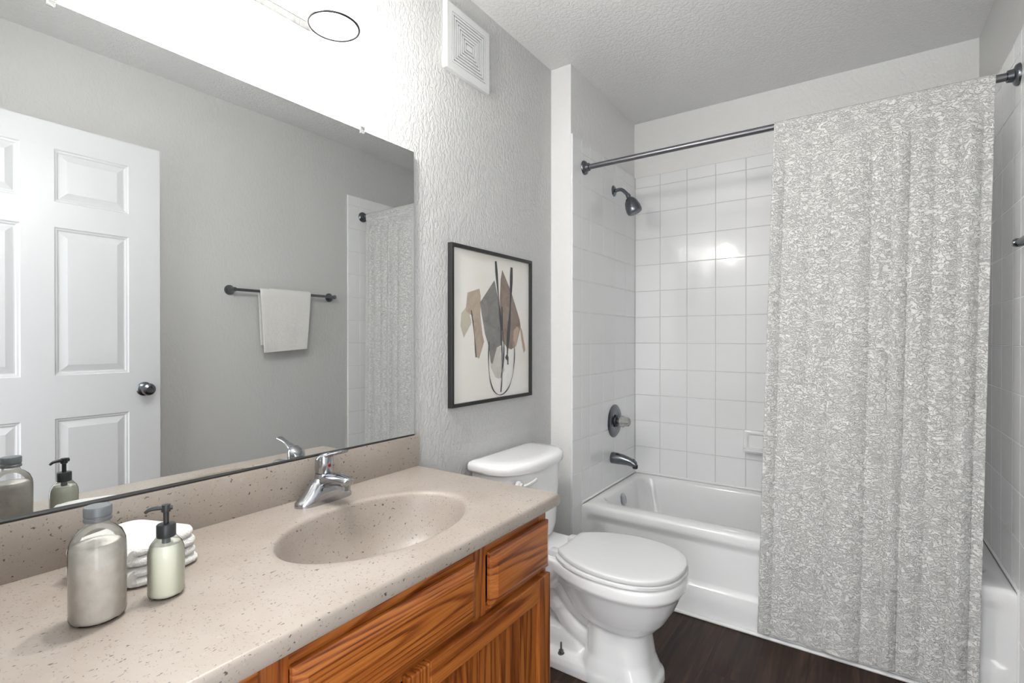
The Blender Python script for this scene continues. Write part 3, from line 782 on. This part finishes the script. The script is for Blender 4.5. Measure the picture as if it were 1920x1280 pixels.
# ------------------------------------------------------------------ bottles on the counter
def jar(x, y):
    t = thing('powder_bottle', 'clear glass bottle of pale powder with a grey metal cap on the counter', 'bottle', (x, y, CZ))
    z = CZ+.0012
    out = [(.001, 0), (.029, 0), (.0330, .003), (.0345, .008), (.0345, .105), (.0335, .114), (.029, .126), (.021, .134), (.0155, .138), (.0140, .143), (.0140, .150)]
    inn = []
    bm = nb(); lathe(bm, out+inn, (x, y, z), 'Z', 48, True, False); obj('bottle', bm, M_glass, t, smooth=60)
    bm = nb(); lathe(bm, [(.001, .0012), (.028, .0015), (.0322, .004), (.0335, .009), (.0335, .102), (.0325, .107), (.027, .1125), (.020, .111), (.010, .114), (.001, .113)], (x, y, z), 'Z', 48); obj('powder', bm, M_salts, t, smooth=60)
    bm = nb()
    prof = [(.001, .1445), (.0168, .1445), (.0172, .146), (.0172, .149), (.0163, .150), (.0163, .152), (.0172, .153), (.0172, .164), (.016, .166), (.001, .1665)]
    lathe(bm, prof, (x, y, z), 'Z', 40); obj('cap', bm, M_alu, t, smooth=40)
jar(.2765, .262)
def pump(x, y):
    t = thing('soap_pump_bottle', 'clear pump bottle of cream lotion with a black pump on the counter', 'bottle', (x, y, CZ))
    z = CZ+.0012
    out = [(.001, 0), (.021, 0), (.0245, .003), (.0255, .007), (.0255, .068), (.0248, .075), (.0215, .084), (.014, .094), (.0110, .097), (.0110, .104)]
    inn = []
    bm = nb(); lathe(bm, out+inn, (x, y, z), 'Z', 48, True, False); obj('bottle', bm, M_glass, t, smooth=60)
    bm = nb(); lathe(bm, [(.001, .0012), (.0205, .0015), (.0237, .0035), (.0247, .0075), (.0247, .068), (.0238, .075), (.0203, .0835), (.001, .084)], (x, y, z), 'Z', 48); obj('lotion', bm, M_lotion, t, smooth=60)
    bm = nb(); rings = []
    for r, h in ((.004, .094), (.0128, .094), (.0132, .0955), (.0132, .113), (.012, .1145), (.005, .115)):
        rings.append([(x+r*(1+(.03 if k % 2 else 0))*math.cos(2*PI*k/40), y+r*(1+(.03 if k % 2 else 0))*math.sin(2*PI*k/40), z+h) for k in range(40)])
    loft(bm, rings)
    lathe(bm, [(.0042, .115), (.0042, .133), (.0065, .134), (.0070, .140), (.0062, .1455), (.001, .146)], (x, y, z), 'Z', 20)
    d = Vector((-.35, -.93, 0)).normalized(); b0 = Vector((x, y, z+.1405))
    tube(bm, catmull([b0, b0+d*.012+Vector((0, 0, .001)), b0+d*.022+Vector((0, 0, 0)), b0+d*.028+Vector((0, 0, -.004))], 5), [.0042-.0018*i/15 for i in range(16)], 12)
    tube(bm, catmull([b0, b0-d*.006, b0-d*.009], 3), .0048, 10)
    pm = obj('pump', bm, M_black, t, smooth=40)
    bm = nb(); lathe(bm, [(.006, .0935), (.006, .078), (.003, .076), (.003, .02), (.001, .0198)], (x, y, z), 'Z', 16); obj('dip_tube', bm, plain('pump_grey', (.12, .13, .14), .4), pm)
pump(.283, .349)

# ------------------------------------------------------------------ folded wash towels on the counter
def folded_towel(name, cx, cy, hx, hy, z0, th, layers, rot, label, dome=0.0):
    bm = nb(); lt = th/layers
    nx, ny = 26, 26
    for L in range(layers):
        zb = z0+L*lt; ins = .003*((L % 2))
        rings = []
        for f, zz in ((.90, .02), (.97, .14), (1.0, .42), (1.0, .58), (.97, .86), (.90, .98)):
            rings.append([(q[0], q[1], zb+lt*zz) for q in rrect(0, 0, hx*f-ins, hy*f-ins*.6, .028*f, 0, 6)])
        R = loft(bm, rings, True, False)
        # domed, subdivided top
        prev = R[-1]
        for f in (.75, .5, .25, .08):
            cur = [bm.verts.new((hx*.90*f*(q.co.x/(hx*.90)) if False else q.co.x*f, q.co.y*f, zb+lt*.98+(dome*(1-f*f) if L == layers-1 else 0))) for q in R[-1]]
            n = len(cur)
            for i in range(n): bm.faces.new((prev[i], prev[(i+1) % n], cur[(i+1) % n], cur[i]))
            prev = cur
        bm.faces.new(prev)
    if layers > 1:   # the fold joining the layers at the left side
        for L in range(layers-1):
            zc = z0+(L+1)*lt
            tube(bm, [(-hx*.8, -hy*.93, zc), (hx*.8, -hy*.93, zc)], [(.010, lt*.85)]*2, 12)
    for v in bm.verts:
        v.co += .0016*noise.noise_vector(v.co*38)*Vector((1, 1, .7))
    bmesh.ops.rotate(bm, cent=(0, 0, 0), matrix=Matrix.Rotation(rot, 3, 'Z'), verts=bm.verts)
    zmin = min(v.co.z for v in bm.verts)
    bmesh.ops.translate(bm, vec=(cx, cy, CZ+.0008+z0-zmin if True else 0), verts=bm.verts)
    o = obj(name, bm, M_towel, smooth=60); origin(o, (cx, cy, CZ+z0))
    return tag(o, label, 'towel', 'folded white towels on the counter')
folded_towel('folded_towel', .134, .358, .084, .066, 0.0, .030, 2, .36, 'lower folded white towel lying on the counter behind the bottles')
folded_towel('folded_towel', .132, .358, .082, .064, .032, .032, 2, .36, 'upper folded white towel on top of the stack behind the bottles', dome=.012)

# ------------------------------------------------------------------ towel bar and hand towel on the right wall
BX, BZ = XR-.058, 1.437
t = thing('towel_bar', 'dark metal towel bar on the right wall, seen in the mirror', 'towel bar', (XR, 1.636, BZ))
bm = nb(); tube(bm, [(BX, 1.333, BZ), (BX, 1.940, BZ)], .0078, 20); obj('bar', bm, M_pewter, t)
for y in (1.330, 1.942):
    bm = nb(); lathe(bm, [(.001, 0), (.027, 0), (.027, -.004), (.022, -.012), (.012, -.026), (.0095, -.045), (.012, -.055), (.012, -.063), (.008, -.069), (.001, -.070)], (XR, y, BZ), 'X', 28)
    obj('post', bm, M_pewter, t)
def hand_towel():
    bm = nb(); NY, NZ = 44, 60; y0, y1 = 1.462, 1.768
    R = .0135
    path = []
    for k in range(25): path.append((BX+R+.004, BZ-.30+.30*k/25, 'b'))
    for k in range(13):
        a = PI*k/12; path.append((BX+R*math.cos(a)+(.004*(1-k/12)), BZ+R*math.sin(a), 'b' if k < 6 else 'f'))
    for k in range(1, NZ+1): path.append((BX-R-.004*smooth01(k/20), BZ-.342*k/NZ, 'f'))
    rows = []
    for x, z, sd in path:
        dn = max(0, (BZ-z)/.342)
        row = []
        for i in range(NY+1):
            s = i/NY
            a, b = y0+.018*dn, y1-.030*dn
            if sd == 'b': a, b = a+.004, b-.008
            y = a+(b-a)*s
            wv = .003*math.sin(s*7+1)*dn+.0012*noise.noise((y*60, z*60, 3 if sd == 'b' else 8))
            row.append((x+(wv if sd == 'b' else -abs(wv)-.0005), y, z+(.018*s*dn**4 if sd == 'f' else 0)+.004*(s > .2)*(abs(BZ+R-z) < .02)))
        rows.append(row)
    loft(bm, rows, False, False, closed=False)
    o = obj('hand_towel', bm, M_towel2, smooth=70)
    sm = o.modifiers.new('thickness', 'SOLIDIFY'); sm.thickness = .007; sm.offset = 0
    b2 = o.modifiers.new('round', 'BEVEL'); b2.width = .0015; b2.segments = 2; b2.limit_method = 'ANGLE'; b2.angle_limit = math.radians(60)
    origin(o, (BX, 1.61, BZ))
    tag(o, 'cream hand towel draped over the towel bar, seen in the mirror', 'towel')
hand_towel()

# ------------------------------------------------------------------ open six panel door
def door():
    HY, HXc, WD, HT, TH = .112, 1.466, .843, 2.035, .035
    ang = -math.radians(1.4)
    bm = nb()
    ys = [0, .120, .372, .472, .723, WD]; zs = [.008, .23, .848, 1.022, 1.622, 1.724, 1.937, 2.040]
    # front skin (facing the mirror, -X) with raised panels
    for side in (0, 1):
        X = 0 if side == 0 else TH; sg = 1 if side == 0 else -1
        for i in range(5):
            for j in range(7):
                q = [(ys[i], zs[j]), (ys[i+1], zs[j]), (ys[i+1], zs[j+1]), (ys[i], zs[j+1])]
                if i in (1, 3) and j in (1, 3, 5):
                    def r(a, x): return [(X+sg*x, ys[i]+a, zs[j]+a), (X+sg*x, ys[i+1]-a, zs[j]+a), (X+sg*x, ys[i+1]-a, zs[j+1]-a), (X+sg*x, ys[i]+a, zs[j+1]-a)]
                    loft(bm, [r(0, 0), r(.004, .004), r(.010, .005), r(.014, .009), r(.018, .009), r(.042, .002), r(.044, .002)], False, True)
                else:
                    v = [bm.verts.new((X, a, b)) for a, b in q]; bm.faces.new(v)
    for a, b in (((0, 0), (0, 1)),):
        pass
    z0, z1 = zs[0], zs[-1]
    for q in ([(0, 0, z0), (TH, 0, z0), (TH, 0, z1), (0, 0, z1)], [(0, WD, z0), (TH, WD, z0), (TH, WD, z1), (0, WD, z1)],
              [(0, 0, z0), (TH, 0, z0), (TH, WD, z0), (0, WD, z0)], [(0, 0, z1), (TH, 0, z1), (TH, WD, z1), (0, WD, z1)]):
        bm.faces.new([bm.verts.new(p) for p in q])
    bmesh.ops.remove_doubles(bm, verts=bm.verts, dist=1e-5)
    d = obj('door_1', bm, M_door, smooth=0, kind='structure')
    d.location = (HXc, HY, 0); d.rotation_euler = (0, 0, ang)
    def part(name, b, m, par):
        me = bpy.data.meshes.new(name); bmesh.ops.recalc_face_normals(b, faces=b.faces); b.to_mesh(me); b.free(); me.materials.append(m)
        for p in me.polygons: p.use_smooth = True
        me.set_sharp_from_angle(angle=math.radians(40))
        o = bpy.data.objects.new(name, me); C.objects.link(o); o.parent = par; return o
    for sg, X in ((-1, 0), (1, TH)):
        b = nb(); s = sg
        lathe(b, [(.001, 0), (.031, 0), (.031, s*.003), (.026, s*.008), (.013, s*.011), (.0115, s*.024), (.018, s*.030), (.026, s*.040), (.0275, s*.050), (.024, s*.059), (.014, s*.064), (.010, s*.063), (.001, s*.063)], (X, WD-.063, .945), 'X', 32)
        part('door_knob', b, M_pewter, d)
    for z in (.25, 1.05, 1.85):
        b = nb(); lathe(b, [(.001, -.045), (.006, -.045), (.006, .045), (.001, .045)], (-.004, -.004, z), 'Z', 12); part('hinge', b, M_pewter, d)
door()
